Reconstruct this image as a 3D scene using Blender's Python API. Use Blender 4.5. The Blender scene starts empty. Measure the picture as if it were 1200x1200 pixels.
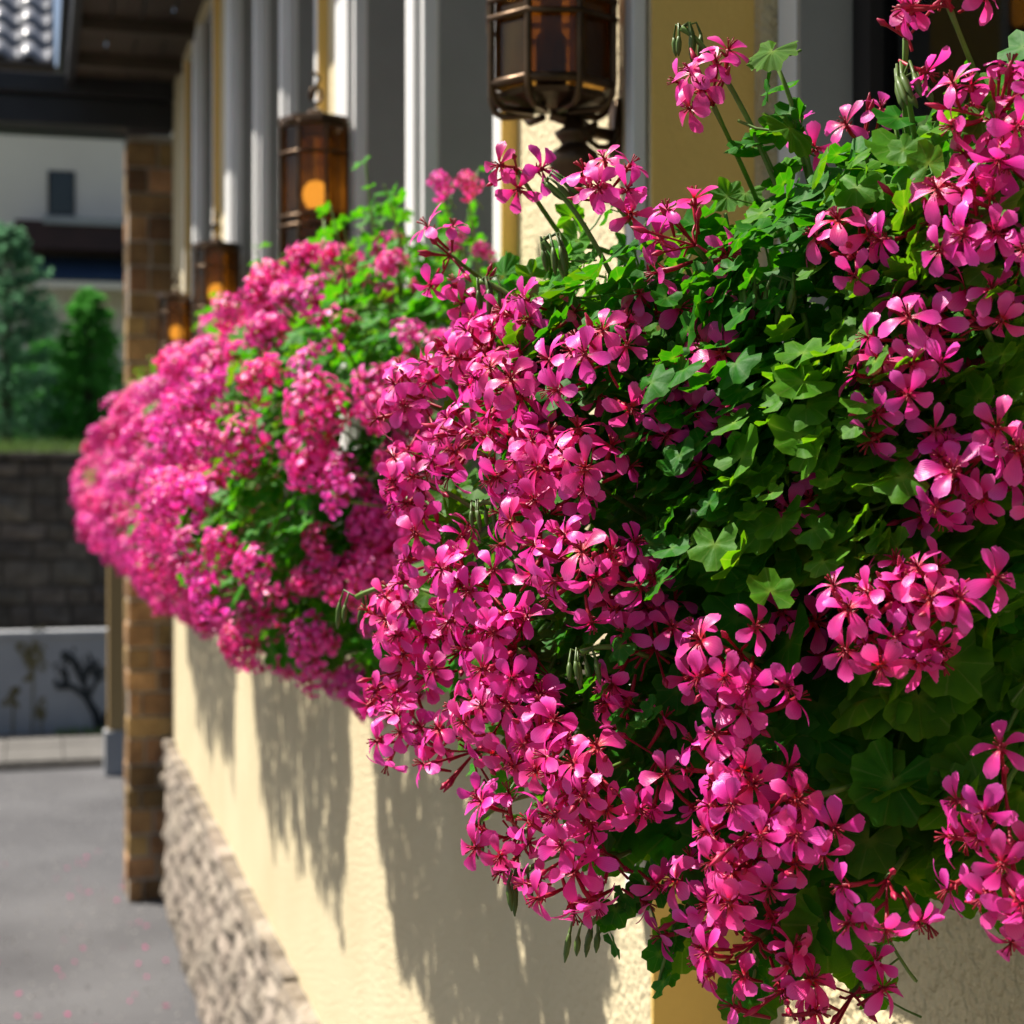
import bpy, math, random
from mathutils import Vector, Matrix, Quaternion, noise
R = math.radians
random.seed(7)
scene = bpy.context.scene
col = scene.collection
# ------------------------------------------------------------------ camera
F = 2000.0                       # focal length in photograph pixels (1200 px wide)
TH = math.atan(560.0 / F)        # the wall's vanishing point lies 560 px left of the centre
H = 2.57                         # camera height over the street
HOR = 555.0
cam_d = bpy.data.cameras.new('camera'); cam = bpy.data.objects.new('camera', cam_d); col.objects.link(cam)
cam_d.sensor_width = 36; cam_d.lens = F / 1200 * 36
cam_d.shift_y = -(600 - HOR) / 1200
cam_d.clip_start = 0.02; cam_d.clip_end = 3000
cam.location = (0, 0, H); cam.rotation_euler = (R(90), 0, -TH)
cam_d.dof.use_dof = True; cam_d.dof.focus_distance = 1.27; cam_d.dof.aperture_fstop = 8.6
cam_d.dof.aperture_blades = 0
scene.camera = cam
# ------------------------------------------------------------------ light
SD = Vector((0.55, -0.375, -1.0)).normalized()     # the way the sunlight travels
world = bpy.data.worlds.new('World'); scene.world = world; world.use_nodes = True
wn = world.node_tree
sky = wn.nodes.new('ShaderNodeTexSky'); sky.sky_type = 'NISHITA'; sky.sun_disc = False; sky.dust_density = 2.5
sky.sun_elevation = math.asin(-SD.z); sky.sun_rotation = math.atan2(-SD.x, -SD.y)
wn.links.new(sky.outputs[0], wn.nodes['Background'].inputs[0]); wn.nodes['Background'].inputs[1].default_value = 0.05
sd = bpy.data.lights.new('sun', 'SUN'); sun = bpy.data.objects.new('sun', sd); col.objects.link(sun)
sd.energy = 4.8; sd.angle = R(0.53); sd.color = (1.0, 0.94, 0.85)
sun.rotation_euler = SD.to_track_quat('-Z', 'Y').to_euler(); sun.location = (-6, 5, 14)
vs = scene.view_settings; vs.view_transform = 'Standard'; vs.look = 'None'; vs.gamma = 1; vs.exposure = 1.12
vs.use_curve_mapping = False
scene.cycles.max_bounces = 8; scene.cycles.transparent_max_bounces = 12

def at(u, v, zc):
    """photograph pixel + depth along the view axis -> world point"""
    xc = (u - 600) / F * zc
    return Vector((xc * math.cos(TH) + zc * math.sin(TH), -xc * math.sin(TH) + zc * math.cos(TH), H - (v - HOR) / F * zc))

# ------------------------------------------------------------------ materials
def nt(name):
    m = bpy.data.materials.new(name); m.use_nodes = True
    return m, m.node_tree.nodes, m.node_tree.links, m.node_tree.nodes['Principled BSDF']
def ramp(n, stops):
    r = n.new('ShaderNodeValToRGB'); e = r.color_ramp.elements
    while len(e) < len(stops): e.new(0.5)
    for i, (p, c) in enumerate(stops): e[i].position = p; e[i].color = (*c, 1) if len(c) == 3 else c
    return r
def M_noise(name, c1, c2, scale=8, rough=0.8, bump=0.0, bscale=None, detail=6, metal=0, rnd=0.0, spec=0.4, bdist=0.01, lo=.3, hi=.7, stretch=None, coord='Object'):
    m, n, l, p = nt(name)
    tc = n.new('ShaderNodeTexCoord'); src = tc.outputs[coord]
    if stretch:
        mp = n.new('ShaderNodeMapping'); mp.inputs['Scale'].default_value = stretch; l.new(src, mp.inputs[0]); src = mp.outputs[0]
    nz = n.new('ShaderNodeTexNoise'); nz.inputs['Scale'].default_value = scale; nz.inputs['Detail'].default_value = detail
    l.new(src, nz.inputs['Vector'])
    r = ramp(n, [(lo, c1), (hi, c2)]); l.new(nz.outputs['Fac'], r.inputs[0]); out = r.outputs[0]
    if rnd:
        oi = n.new('ShaderNodeObjectInfo'); hs = n.new('ShaderNodeHueSaturation')
        mr = n.new('ShaderNodeMapRange'); mr.inputs[3].default_value = 1 - rnd; mr.inputs[4].default_value = 1 + rnd
        l.new(oi.outputs['Random'], mr.inputs[0]); l.new(mr.outputs[0], hs.inputs['Value']); l.new(out, hs.inputs['Color']); out = hs.outputs[0]
        m2 = n.new('ShaderNodeMapRange'); m2.inputs[3].default_value = .5 - rnd * .03; m2.inputs[4].default_value = .5 + rnd * .03
        ml = n.new('ShaderNodeMath'); ml.operation = 'FRACT'; mm = n.new('ShaderNodeMath'); mm.operation = 'MULTIPLY'; mm.inputs[1].default_value = 7.31
        l.new(oi.outputs['Random'], mm.inputs[0]); l.new(mm.outputs[0], ml.inputs[0]); l.new(ml.outputs[0], m2.inputs[0]); l.new(m2.outputs[0], hs.inputs['Hue'])
    l.new(out, p.inputs['Base Color']); p.inputs['Roughness'].default_value = rough; p.inputs['Metallic'].default_value = metal
    p.inputs['Specular IOR Level'].default_value = spec
    if bump:
        b = n.new('ShaderNodeBump'); b.inputs['Strength'].default_value = bump; b.inputs['Distance'].default_value = bdist
        n2 = n.new('ShaderNodeTexNoise'); n2.inputs['Scale'].default_value = bscale or scale * 4; n2.inputs['Detail'].default_value = 4
        l.new(src, n2.inputs['Vector']); l.new(n2.outputs['Fac'], b.inputs['Height']); l.new(b.outputs[0], p.inputs['Normal'])
    return m
MAT = {}
MAT['stucco'] = M_noise('pale_yellow_stucco', (.57, .48, .30), (.635, .545, .355), 2.2, .92, .9, 75, bdist=.010, spec=.15)
MAT['coarse_stucco'] = M_noise('coarse_pale_yellow_stucco', (.58, .475, .275), (.65, .545, .335), 2.2, .92, 1.0, 62, bdist=.032, spec=.15)
MAT['ochre'] = M_noise('ochre_stucco', (.76, .50, .14), (.82, .56, .17), 3, .9, .5, 90, bdist=.004, spec=.15)
MAT['white'] = M_noise('white_paint', (.62, .62, .60), (.69, .68, .66), 3, .55, .12, 60, bdist=.003)
MAT['greypaint_shade'] = M_noise('grey_paint_and_shade', (.24, .235, .21), (.30, .29, .265), 4, .6, .15, 80, bdist=.002)  # grey of the reveals; on the window frames it stands for shade on white
MAT['asphalt'] = M_noise('asphalt', (.055, .054, .057), (.10, .099, .102), .9, .9, .7, 160, bdist=.006, detail=9)
MAT['pave'] = M_noise('pale_paving', (.085, .08, .072), (.12, .113, .103), 5, .9, .4, 60, bdist=.006, rnd=.08)
MAT['stone'] = M_noise('tan_split_stone', (.10, .076, .054), (.30, .255, .205), 7, .92, 1.0, 32, bdist=.025, rnd=.2)
MAT['mortar'] = M_noise('mortar', (.20, .18, .15), (.28, .25, .21), 12, .95, .5, 60)
MAT['pillarstone'] = M_noise('golden_brown_stone', (.15, .085, .035), (.34, .205, .085), 7, .88, .8, 30, bdist=.016, rnd=.5)
MAT['pmortar'] = M_noise('grey_mortar', (.30, .26, .21), (.38, .34, .28), 14, .95, .5, 60)
MAT['blackwood'] = M_noise('black_painted_timber', (.010, .011, .013), (.02, .021, .024), 6, .45, .2, 30)
MAT['brownwood'] = M_noise('dark_brown_boards', (.04, .03, .02), (.075, .055, .035), 4, .6, .3, 20, stretch=(1, .08, 1))
MAT['rooftile'] = M_noise('grey_glazed_tile', (.16, .165, .18), (.24, .245, .265), 8, .30, .2, 30, rnd=.2, spec=.6)
MAT['darkstone'] = M_noise('dark_weathered_stone', (.055, .044, .034), (.15, .125, .10), 5, .95, .9, 24, bdist=.03, rnd=.32)
MAT['darkmortar'] = M_noise('dark_mortar', (.03, .026, .02), (.06, .05, .04), 10, .95)
MAT['planter'] = M_noise('dark_green_planter', (.018, .022, .016), (.03, .034, .026), 6, .5, .1, 30)
MAT['soil'] = M_noise('soil', (.02, .014, .01), (.05, .035, .022), 30, .95, .6, 60)
MAT['bronze'] = M_noise('aged_bronze', (.055, .032, .016), (.12, .07, .034), 22, .34, .25, 60, metal=.75, bdist=.002)
MAT['mural_dark'] = M_noise('dark_mural_paint', (.012, .016, .018), (.03, .035, .036), 9, .8)
MAT['mural_olive'] = M_noise('olive_mural_paint', (.10, .085, .04), (.16, .14, .07), 12, .8)
MAT['maroon'] = M_noise('maroon_boards', (.022, .008, .009), (.038, .014, .014), 4, .6)
MAT['navy'] = M_noise('navy_awning', (.012, .03, .07), (.02, .045, .095), 3, .8)
MAT['housewhite'] = M_noise('off_white_render', (.74, .66, .57), (.80, .72, .62), 1, .9, .2, 20)
MAT['greywall'] = M_noise('grey_white_concrete', (.26, .27, .285), (.33, .34, .35), 2, .85, .2, 30)
MAT['bark'] = M_noise('bark', (.05, .035, .022), (.10, .075, .05), 12, .9, .6, 20)
MAT['tan_post'] = M_noise('tan_timber', (.30, .20, .08), (.38, .26, .11), 5, .7, .2, 20, stretch=(1, 1, .1))
MAT['curtain'] = M_noise('dark_curtain', (.010, .008, .007), (.022, .018, .015), 5, .9)
MAT['grass'] = M_noise('grass', (.05, .11, .02), (.10, .18, .04), 8, .7)
MAT['terrain'] = M_noise('meadow', (.08, .085, .05), (.11, .115, .07), .3, .9)

def translucent_mat(name, build_color, rough, trans, spec=.4, tcol=(1, 1, 1), bump=None):
    m, n, l, p = nt(name)
    c = build_color(n, l)
    l.new(c, p.inputs['Base Color']); p.inputs['Roughness'].default_value = rough; p.inputs['Specular IOR Level'].default_value = spec
    t = n.new('ShaderNodeBsdfTranslucent'); mx = n.new('ShaderNodeMixRGB'); mx.blend_type = 'MULTIPLY'; mx.inputs[0].default_value = 1
    mx.inputs[2].default_value = (*tcol, 1); l.new(c, mx.inputs[1]); l.new(mx.outputs[0], t.inputs[0])
    s = n.new('ShaderNodeMixShader'); s.inputs[0].default_value = trans
    l.new(p.outputs[0], s.inputs[1]); l.new(t.outputs[0], s.inputs[2]); l.new(s.outputs[0], n['Material Output'].inputs[0])
    if bump: bump(n, l, p)
    return m
def hsv_random(n, l, c, dv, dh):
    oi = n.new('ShaderNodeObjectInfo'); hs = n.new('ShaderNodeHueSaturation')
    mr = n.new('ShaderNodeMapRange'); mr.inputs[3].default_value = 1 - dv; mr.inputs[4].default_value = 1 + dv
    l.new(oi.outputs['Random'], mr.inputs[0]); l.new(mr.outputs[0], hs.inputs['Value'])
    mm = n.new('ShaderNodeMath'); mm.operation = 'MULTIPLY'; mm.inputs[1].default_value = 5.73; l.new(oi.outputs['Random'], mm.inputs[0])
    fr = n.new('ShaderNodeMath'); fr.operation = 'FRACT'; l.new(mm.outputs[0], fr.inputs[0])
    m2 = n.new('ShaderNodeMapRange'); m2.inputs[3].default_value = .5 - dh; m2.inputs[4].default_value = .5 + dh
    l.new(fr.outputs[0], m2.inputs[0]); l.new(m2.outputs[0], hs.inputs['Hue']); l.new(c, hs.inputs['Color'])
    return hs.outputs[0]
def petal_color(n, l):
    uv = n.new('ShaderNodeUVMap'); uv.uv_map = 'uv'; sp = n.new('ShaderNodeSeparateXYZ'); l.new(uv.outputs[0], sp.inputs[0])
    r = ramp(n, [(0.0, (.55, .006, .05)), (.18, (.64, .010, .08)), (.36, (.92, .030, .33)), (.70, (.96, .062, .445)), (1.0, (.98, .135, .57))])
    l.new(sp.outputs[1], r.inputs[0])
    w = n.new('ShaderNodeTexWave'); w.bands_direction = 'X'; w.inputs['Scale'].default_value = 2.2; w.inputs['Distortion'].default_value = 1.2; w.inputs['Detail'].default_value = 1
    l.new(uv.outputs[0], w.inputs['Vector'])
    mx = n.new('ShaderNodeMixRGB'); mx.blend_type = 'MULTIPLY'; l.new(r.outputs[0], mx.inputs[1]); mx.inputs[2].default_value = (.86, .5, .72, 1)
    md = n.new('ShaderNodeMath'); md.operation = 'MULTIPLY'; md.inputs[1].default_value = .35; l.new(w.outputs['Fac'], md.inputs[0]); l.new(md.outputs[0], mx.inputs[0])
    return hsv_random(n, l, mx.outputs[0], .12, .016)
def petal_bump(n, l, p):
    uv = n.new('ShaderNodeUVMap'); uv.uv_map = 'uv'
    w = n.new('ShaderNodeTexWave'); w.bands_direction = 'X'; w.inputs['Scale'].default_value = 3.5; w.inputs['Distortion'].default_value = .8
    l.new(uv.outputs[0], w.inputs['Vector']); b = n.new('ShaderNodeBump'); b.inputs['Strength'].default_value = .25; b.inputs['Distance'].default_value = .001
    l.new(w.outputs['Fac'], b.inputs['Height']); l.new(b.outputs[0], p.inputs['Normal'])
MAT['petal'] = translucent_mat('pink_petal', petal_color, .36, .42, .6, (1, 1, 1), petal_bump)
def leaf_color(n, l):
    uv = n.new('ShaderNodeUVMap'); uv.uv_map = 'uv'; sp = n.new('ShaderNodeSeparateXYZ'); l.new(uv.outputs[0], sp.inputs[0])
    r = ramp(n, [(0.0, (.15, .30, .03)), (.25, (.050, .200, .008)), (.62, (.040, .180, .006)), (1.0, (.062, .215, .008))])
    l.new(sp.outputs[1], r.inputs[0])
    # veins: pale lines along the lobes (u holds the angle around the leaf)
    w = n.new('ShaderNodeMath'); w.operation = 'SINE'; m5 = n.new('ShaderNodeMath'); m5.operation = 'MULTIPLY'; m5.inputs[1].default_value = 2 * math.pi * 6.92
    l.new(sp.outputs[0], m5.inputs[0]); l.new(m5.outputs[0], w.inputs[0])
    vr = ramp(n, [(.93, (0, 0, 0)), (1.0, (1, 1, 1))]); l.new(w.outputs[0], vr.inputs[0])
    tc = n.new('ShaderNodeTexCoord'); nz = n.new('ShaderNodeTexNoise'); nz.inputs['Scale'].default_value = 60; nz.inputs['Detail'].default_value = 4; l.new(tc.outputs['Object'], nz.inputs['Vector'])
    mx = n.new('ShaderNodeMixRGB'); md = n.new('ShaderNodeMath'); md.operation = 'MULTIPLY'; md.inputs[1].default_value = .45
    l.new(vr.outputs[0], md.inputs[0]); l.new(md.outputs[0], mx.inputs[0]); l.new(r.outputs[0], mx.inputs[1]); mx.inputs[2].default_value = (.13, .26, .05, 1)
    m2 = n.new('ShaderNodeMixRGB'); m2.blend_type = 'MULTIPLY'; m2.inputs[0].default_value = .5; rr = ramp(n, [(.3, (.62, .7, .6)), (.7, (1.2, 1.15, 1.1))])
    l.new(nz.outputs['Fac'], rr.inputs[0]); l.new(mx.outputs[0], m2.inputs[1]); l.new(rr.outputs[0], m2.inputs[2])
    return hsv_random(n, l, m2.outputs[0], .32, .022)
def leaf_bump(n, l, p):
    tc = n.new('ShaderNodeTexCoord'); nz = n.new('ShaderNodeTexNoise'); nz.inputs['Scale'].default_value = 130; nz.inputs['Detail'].default_value = 3
    l.new(tc.outputs['Object'], nz.inputs['Vector']); b = n.new('ShaderNodeBump'); b.inputs['Strength'].default_value = .35; b.inputs['Distance'].default_value = .002
    l.new(nz.outputs['Fac'], b.inputs['Height']); l.new(b.outputs[0], p.inputs['Normal'])
MAT['leaf'] = translucent_mat('geranium_leaf', leaf_color, .55, .42, .16, (2.5, 2.0, .5), leaf_bump)
def plain(c):
    def f(n, l):
        tc = n.new('ShaderNodeTexCoord'); nz = n.new('ShaderNodeTexNoise'); nz.inputs['Scale'].default_value = 45; l.new(tc.outputs['Object'], nz.inputs['Vector'])
        r = ramp(n, [(.3, tuple(x * .75 for x in c)), (.7, tuple(x * 1.2 for x in c))]); l.new(nz.outputs['Fac'], r.inputs[0]); return r.outputs[0]
    return f
MAT['stem'] = translucent_mat('green_stem', plain((.12, .22, .035)), .45, .15)
MAT['bud'] = translucent_mat('green_bud', plain((.09, .15, .03)), .45, .15)
MAT['redstem'] = translucent_mat('red_pedicel', plain((.36, .015, .035)), .45, .25)
MAT['redbud'] = translucent_mat('red_bud', plain((.50, .02, .08)), .45, .25)
MAT['conifer_blue'] = translucent_mat('blue_green_needles', plain((.15, .34, .18)), .6, .6)
MAT['conifer'] = translucent_mat('green_needles', plain((.09, .36, .05)), .6, .6)
MAT['grassblade'] = translucent_mat('grass_blade', plain((.12, .20, .05)), .6, .3)
def glass_mat(name, tint, gl, rough=.05):
    m, n, l, p = nt(name); n.remove(p)
    t = n.new('ShaderNodeBsdfTransparent'); t.inputs[0].default_value = (*tint, 1); g = n.new('ShaderNodeBsdfGlossy'); g.inputs['Roughness'].default_value = rough
    fr = n.new('ShaderNodeFresnel'); fr.inputs[0].default_value = 1.5; ad = n.new('ShaderNodeMath'); ad.inputs[1].default_value = gl; l.new(fr.outputs[0], ad.inputs[0])
    s = n.new('ShaderNodeMixShader'); l.new(ad.outputs[0], s.inputs[0]); l.new(t.outputs[0], s.inputs[1]); l.new(g.outputs[0], s.inputs[2]); l.new(s.outputs[0], n['Material Output'].inputs[0])
    return m
MAT['pane'] = glass_mat('window_glass', (.8, .84, .83), .0)
MAT['amber'] = translucent_mat('amber_glass', plain((.42, .17, .03)), .15, .5, .5)
def amber():
    m, n, l, p = nt('amber_glass_clear'); n.remove(p)
    t = n.new('ShaderNodeBsdfTransparent'); t.inputs[0].default_value = (.80, .60, .30, 1)
    tr = n.new('ShaderNodeBsdfTranslucent'); tc = n.new('ShaderNodeTexCoord'); nz = n.new('ShaderNodeTexNoise'); nz.inputs['Scale'].default_value = 40; l.new(tc.outputs['Object'], nz.inputs[0])
    r = ramp(n, [(.3, (.24, .145, .045)), (.7, (.42, .27, .09))]); l.new(nz.outputs['Fac'], r.inputs[0]); l.new(r.outputs[0], tr.inputs[0])
    g = n.new('ShaderNodeBsdfGlossy'); g.inputs['Roughness'].default_value = .12
    a = n.new('ShaderNodeMixShader'); a.inputs[0].default_value = .3; l.new(t.outputs[0], a.inputs[1]); l.new(tr.outputs[0], a.inputs[2])
    fr = n.new('ShaderNodeFresnel'); fr.inputs[0].default_value = 1.4; b = n.new('ShaderNodeMixShader'); l.new(fr.outputs[0], b.inputs[0]); l.new(a.outputs[0], b.inputs[1]); l.new(g.outputs[0], b.inputs[2])
    l.new(b.outputs[0], n['Material Output'].inputs[0]); return m
MAT['amber'] = amber()
def emit(name, c, s):
    m, n, l, p = nt(name); p.inputs['Base Color'].default_value = (*c, 1); p.inputs['Emission Color'].default_value = (*c, 1); p.inputs['Emission Strength'].default_value = s; return m
MAT['bulb'] = emit('glowing_bulb', (1, .68, .24), 1.3)

# ------------------------------------------------------------------ mesh helpers
class MB:
    def __init__(s): s.v = []; s.f = []; s.m = []; s.uv = []; s.mi = 0
    def add(s, vs, fs, uvs=None, mi=None):
        b = len(s.v); s.v += [tuple(x) for x in vs]; s.f += [tuple(b + i for i in f) for f in fs]
        s.m += [s.mi if mi is None else mi] * len(fs); s.uv += (uvs if uvs else [(0, .5)] * len(vs)); return s
    def box(s, x0, x1, y0, y1, z0, z1):
        return s.add([(x0,y0,z0),(x1,y0,z0),(x1,y1,z0),(x0,y1,z0),(x0,y0,z1),(x1,y0,z1),(x1,y1,z1),(x0,y1,z1)],
                     [(0,3,2,1),(4,5,6,7),(0,1,5,4),(1,2,6,5),(2,3,7,6),(3,0,4,7)])
    def tube(s, pts, rad, sides=6, cap=True):
        pts = [Vector(p) for p in pts]; n = len(pts)
        if not hasattr(rad, '__len__'): rad = [rad] * n
        t0 = (pts[1] - pts[0]).normalized(); a = t0.orthogonal().normalized(); vs = []
        for i in range(n):
            t = (pts[min(i + 1, n - 1)] - pts[max(i - 1, 0)])
            t = t.normalized() if t.length > 1e-9 else t0
            a = (a - t * a.dot(t)); a = a.normalized() if a.length > 1e-6 else t.orthogonal().normalized(); b = t.cross(a)
            for k in range(sides):
                q = 2 * math.pi * k / sides; vs.append(pts[i] + (a * math.cos(q) + b * math.sin(q)) * rad[i])
        fs = [(i*sides+k, i*sides+(k+1) % sides, (i+1)*sides+(k+1) % sides, (i+1)*sides+k) for i in range(n-1) for k in range(sides)]
        if cap: fs += [tuple(reversed(range(sides))), tuple(range((n-1)*sides, n*sides))]
        return s.add(vs, fs)
    def lathe(s, prof, sides=16, c=(0, 0, 0)):
        vs = []
        for r, z in prof:
            for k in range(sides):
                q = 2 * math.pi * k / sides; vs.append((c[0] + r * math.cos(q), c[1] + r * math.sin(q), c[2] + z))
        n = len(prof)
        fs = [(i*sides+k, i*sides+(k+1) % sides, (i+1)*sides+(k+1) % sides, (i+1)*sides+k) for i in range(n-1) for k in range(sides)]
        fs += [tuple(reversed(range(sides))), tuple(range((n-1)*sides, n*sides))]
        return s.add(vs, fs)
    def join(s, o, mat4):
        b = len(s.v); s.v += [tuple(mat4 @ Vector(x)) for x in o.v]; s.f += [tuple(b + i for i in f) for f in o.f]; s.m += o.m; s.uv += o.uv; return s
    def mesh(s, name, mats, smooth=False):
        me = bpy.data.meshes.new(name); me.from_pydata(s.v, [], s.f)
        for m in (mats if isinstance(mats, (list, tuple)) else [mats]): me.materials.append(MAT[m])
        me.polygons.foreach_set('material_index', s.m)
        if smooth: me.polygons.foreach_set('use_smooth', [True] * len(s.f))
        u = me.uv_layers.new(name='uv'); d = []
        for lp in me.loops: d += s.uv[lp.vertex_index]
        u.data.foreach_set('uv', d); me.update(); return me
    def build(s, name, mats, parent=None, smooth=False, loc=None, bevel=0):
        return link(name, s.mesh(name, mats, smooth), parent, loc=loc, bevel=bevel)
def link(name, me, parent=None, mat4=None, loc=None, bevel=0):
    o = bpy.data.objects.new(name, me); col.objects.link(o)
    if parent: o.parent = parent
    if mat4 is not None: o.matrix_basis = mat4
    if loc is not None: o.location = loc
    if bevel:
        b = o.modifiers.new('bevel', 'BEVEL'); b.width = bevel; b.segments = 2; b.limit_method = 'ANGLE'
    return o
def tag(o, label=None, cat=None, group=None, kind=None):
    if label: o['label'] = label
    if cat: o['category'] = cat
    if group: o['group'] = group
    if kind: o['kind'] = kind
    return o
def empty(name, loc=(0, 0, 0), rz=0):
    o = bpy.data.objects.new(name, None); col.objects.link(o); o.location = loc; o.rotation_euler.z = rz; o.empty_display_size = .1; return o
def frame(pos, zdir, up, s=1.0):
    z = zdir.normalized(); y = up - z * up.dot(z)
    y = y.normalized() if y.length > 1e-4 else z.orthogonal().normalized(); x = y.cross(z)
    m = Matrix((x * s, y * s, z * s)).transposed().to_4x4(); m.translation = pos; return m
rnd = random.uniform
def rvec(s=1): return Vector((rnd(-1, 1), rnd(-1, 1), rnd(-1, 1))) * s

# ------------------------------------------------------------------ ground, street
def sheet(name, x0, x1, y0, y1, z, mat):
    return tag(MB().add([(x0,y0,z),(x1,y0,z),(x1,y1,z),(x0,y1,z)], [(0,1,2,3)]).build(name, mat), kind='structure')
sheet('ground', -600, 600, -300, 1200, -0.03, 'terrain')
sheet('road', -14, 6, -12, 15.35, 0.0, 'asphalt')
pv = MB().box(-14, 6, 15.35, 17.0, -.02, .05).build('pavement', 'mortar'); tag(pv, kind='structure')
me_slab = MB().box(-.245, .245, -.395, .395, 0, .03).mesh('paving_slab', 'pave')
for i in range(12):
    for j in range(2):
        link('paving_slab', me_slab, pv, loc=(-3 + i * .5, 15.77 + j * .81, .048 + rnd(0, .004)))
gm = MB()
for i in range(500):
    x, y = rnd(.2, 3.0), rnd(16.72, 16.98); h = rnd(.04, .10); a = rnd(0, 6.28); dx, dy = math.cos(a) * .012, math.sin(a) * .012
    gm.add([(x-dx,y-dy,.07),(x+dx,y+dy,.07),(x+rnd(-.03,.03),y+rnd(-.03,.03),.07+h)], [(0,1,2)])
tag(gm.build('grass_verge', 'grassblade'), 'short green grass along the foot of the low grey wall', 'grass', kind='stuff')

# ------------------------------------------------------------------ the yellow house
WX, NX = .80, .948               # front planes of the far wall and of the set-back near bay
SILL, HEAD, EAVE = H - .10, H + 2.2, H + 2.32
Y0, YE = 2.16, 10.4
house = tag(empty('yellow_house', (1.5, 5, 0)), 'pale yellow stucco house wall with white framed windows and dark eaves', 'building')
IN = Matrix.Translation((-1.5, -5, 0))
def hp(mb, name, mats, parent=None, smooth=False, bevel=0):
    o = mb.build(name, mats, house if parent is None else parent, smooth, bevel=bevel)
    if parent is None: o.location = (-1.5, -5, 0)
    return o
WINS = [(2.88, 3.42), (3.57, 4.20), (4.85, 5.36), (5.50, 6.04), (6.18, 6.85), (7.76, 8.42), (8.62, 9.22)]
w = MB()
w.box(WX, 1.45, Y0 + .004, YE, 0, SILL); w.box(WX, 1.45, Y0 + .004, YE, HEAD, EAVE + .2)
edges = [Y0 + .004] + [e for a, b in WINS for e in (a, b)] + [YE]
for i in range(0, len(edges), 2): w.box(WX, 1.45, edges[i], edges[i+1], SILL, HEAD)
hp(w, 'wall', 'stucco')
w = MB(); w.box(NX, 1.45, -2.5, Y0, 0, SILL); w.box(NX, 1.45, -2.5, Y0, HEAD, EAVE + .2); w.box(NX, 1.45, -2.5, .55, SILL, HEAD); w.box(NX, 1.45, 2.13, Y0, SILL, HEAD)
hp(w, 'bay_wall', 'coarse_stucco')
hp(MB().box(WX + .0005, NX + .02, Y0 - .003, Y0 + .003, 0, EAVE + .2), 'ochre_return', 'ochre')
# back rooms: dark
hp(MB().add([(1.46,-2.5,0),(1.46,YE,0),(1.46,YE,EAVE+.2),(1.46,-2.5,EAVE+.2)], [(0,1,2,3)]), 'back_wall', 'curtain')
# white mullions between the windows, 3 cm proud
def mull(y0, y1, name='mullion'): return hp(MB().box(WX - .03, WX + .004, y0, y1, SILL, HEAD - .002), name, 'white', bevel=.004)
for a, b in [(3.425, 3.565), (4.205, 4.44), (5.365, 5.495), (6.045, 6.175), (6.855, 7.1), (8.425, 8.615)]:
    mull(a, b)
    hp(MB().box(WX - .045, WX - .029, a + .03, b - .03, SILL + .002, HEAD - .06), 'moulding', 'white', bevel=.004)
for a in (2.82, 4.79, 7.70, 9.225):
    hp(MB().box(WX - .03, WX + .003, a + .004, a + .056, SILL, HEAD - .002), 'trim', 'white', bevel=.003)
    hp(MB().box(WX - .029, WX + .003, a - .002, a + .0035, SILL, HEAD - .003), 'trim_side', 'ochre')
def window(y0, y1, xo, depth, near=False):
    """frame, sash and pane set in an opening; reveals are lined"""
    yo = empty('window', (xo - 1.5, y0 - 5, SILL)); yo.parent = house
    d = y1 - y0; hh = HEAD - SILL; t = .012
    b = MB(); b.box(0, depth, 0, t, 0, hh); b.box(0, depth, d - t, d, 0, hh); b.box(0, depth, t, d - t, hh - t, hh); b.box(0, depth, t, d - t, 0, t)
    b.build('reveal', 'greypaint_shade', yo)
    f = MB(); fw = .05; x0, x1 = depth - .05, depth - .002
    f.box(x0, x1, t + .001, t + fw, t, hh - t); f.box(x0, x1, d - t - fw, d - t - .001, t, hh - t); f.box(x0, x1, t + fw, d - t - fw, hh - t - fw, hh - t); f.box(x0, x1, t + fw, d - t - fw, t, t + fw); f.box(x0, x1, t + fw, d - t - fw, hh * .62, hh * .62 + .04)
    f.build('frame', 'greypaint_shade' if not near else 'curtain', yo)  # white frames coloured grey: their shade is put into the colour
    MB().box(depth - .03, depth - .026, t + fw - .005, d - t - fw + .005, t + fw - .005, hh - t - fw + .005).build('pane', 'pane', yo)
    # dark curtain with folds
    c = MB(); n = max(8, int(d / .012)); vs = []
    for i in range(n + 1):
        y = t + (d - 2 * t) * i / n; x = depth + .05 + .02 * math.sin(i * 1.1) + .008 * math.sin(i * .37)
        vs += [(x, y, 0), (x, y, hh)]
    c.add(vs, [(2*i, 2*i+2, 2*i+3, 2*i+1) for i in range(n)]); c.build('curtain', 'curtain', yo, smooth=True)
    MB().box(-.06, depth, -.0, d, -.035, -.003).build('sill', 'white', yo, bevel=.006)
    return yo
for a, b in WINS: window(a, b, WX, .20)
window(.58, 2.068, NX + .021, .125, True)
hp(MB().box(NX + .021, NX + .3, 2.068, 2.1295, SILL, HEAD), 'window_surround', 'white', bevel=.004)
hp(MB().box(NX + .021, NX + .3, .55, .579, SILL, HEAD), 'window_surround', 'white')
hp(MB().box(WX - .024, WX - .002, 2.172, 2.202, H - .6, EAVE), 'cable_duct', 'white', bevel=.004)
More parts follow.
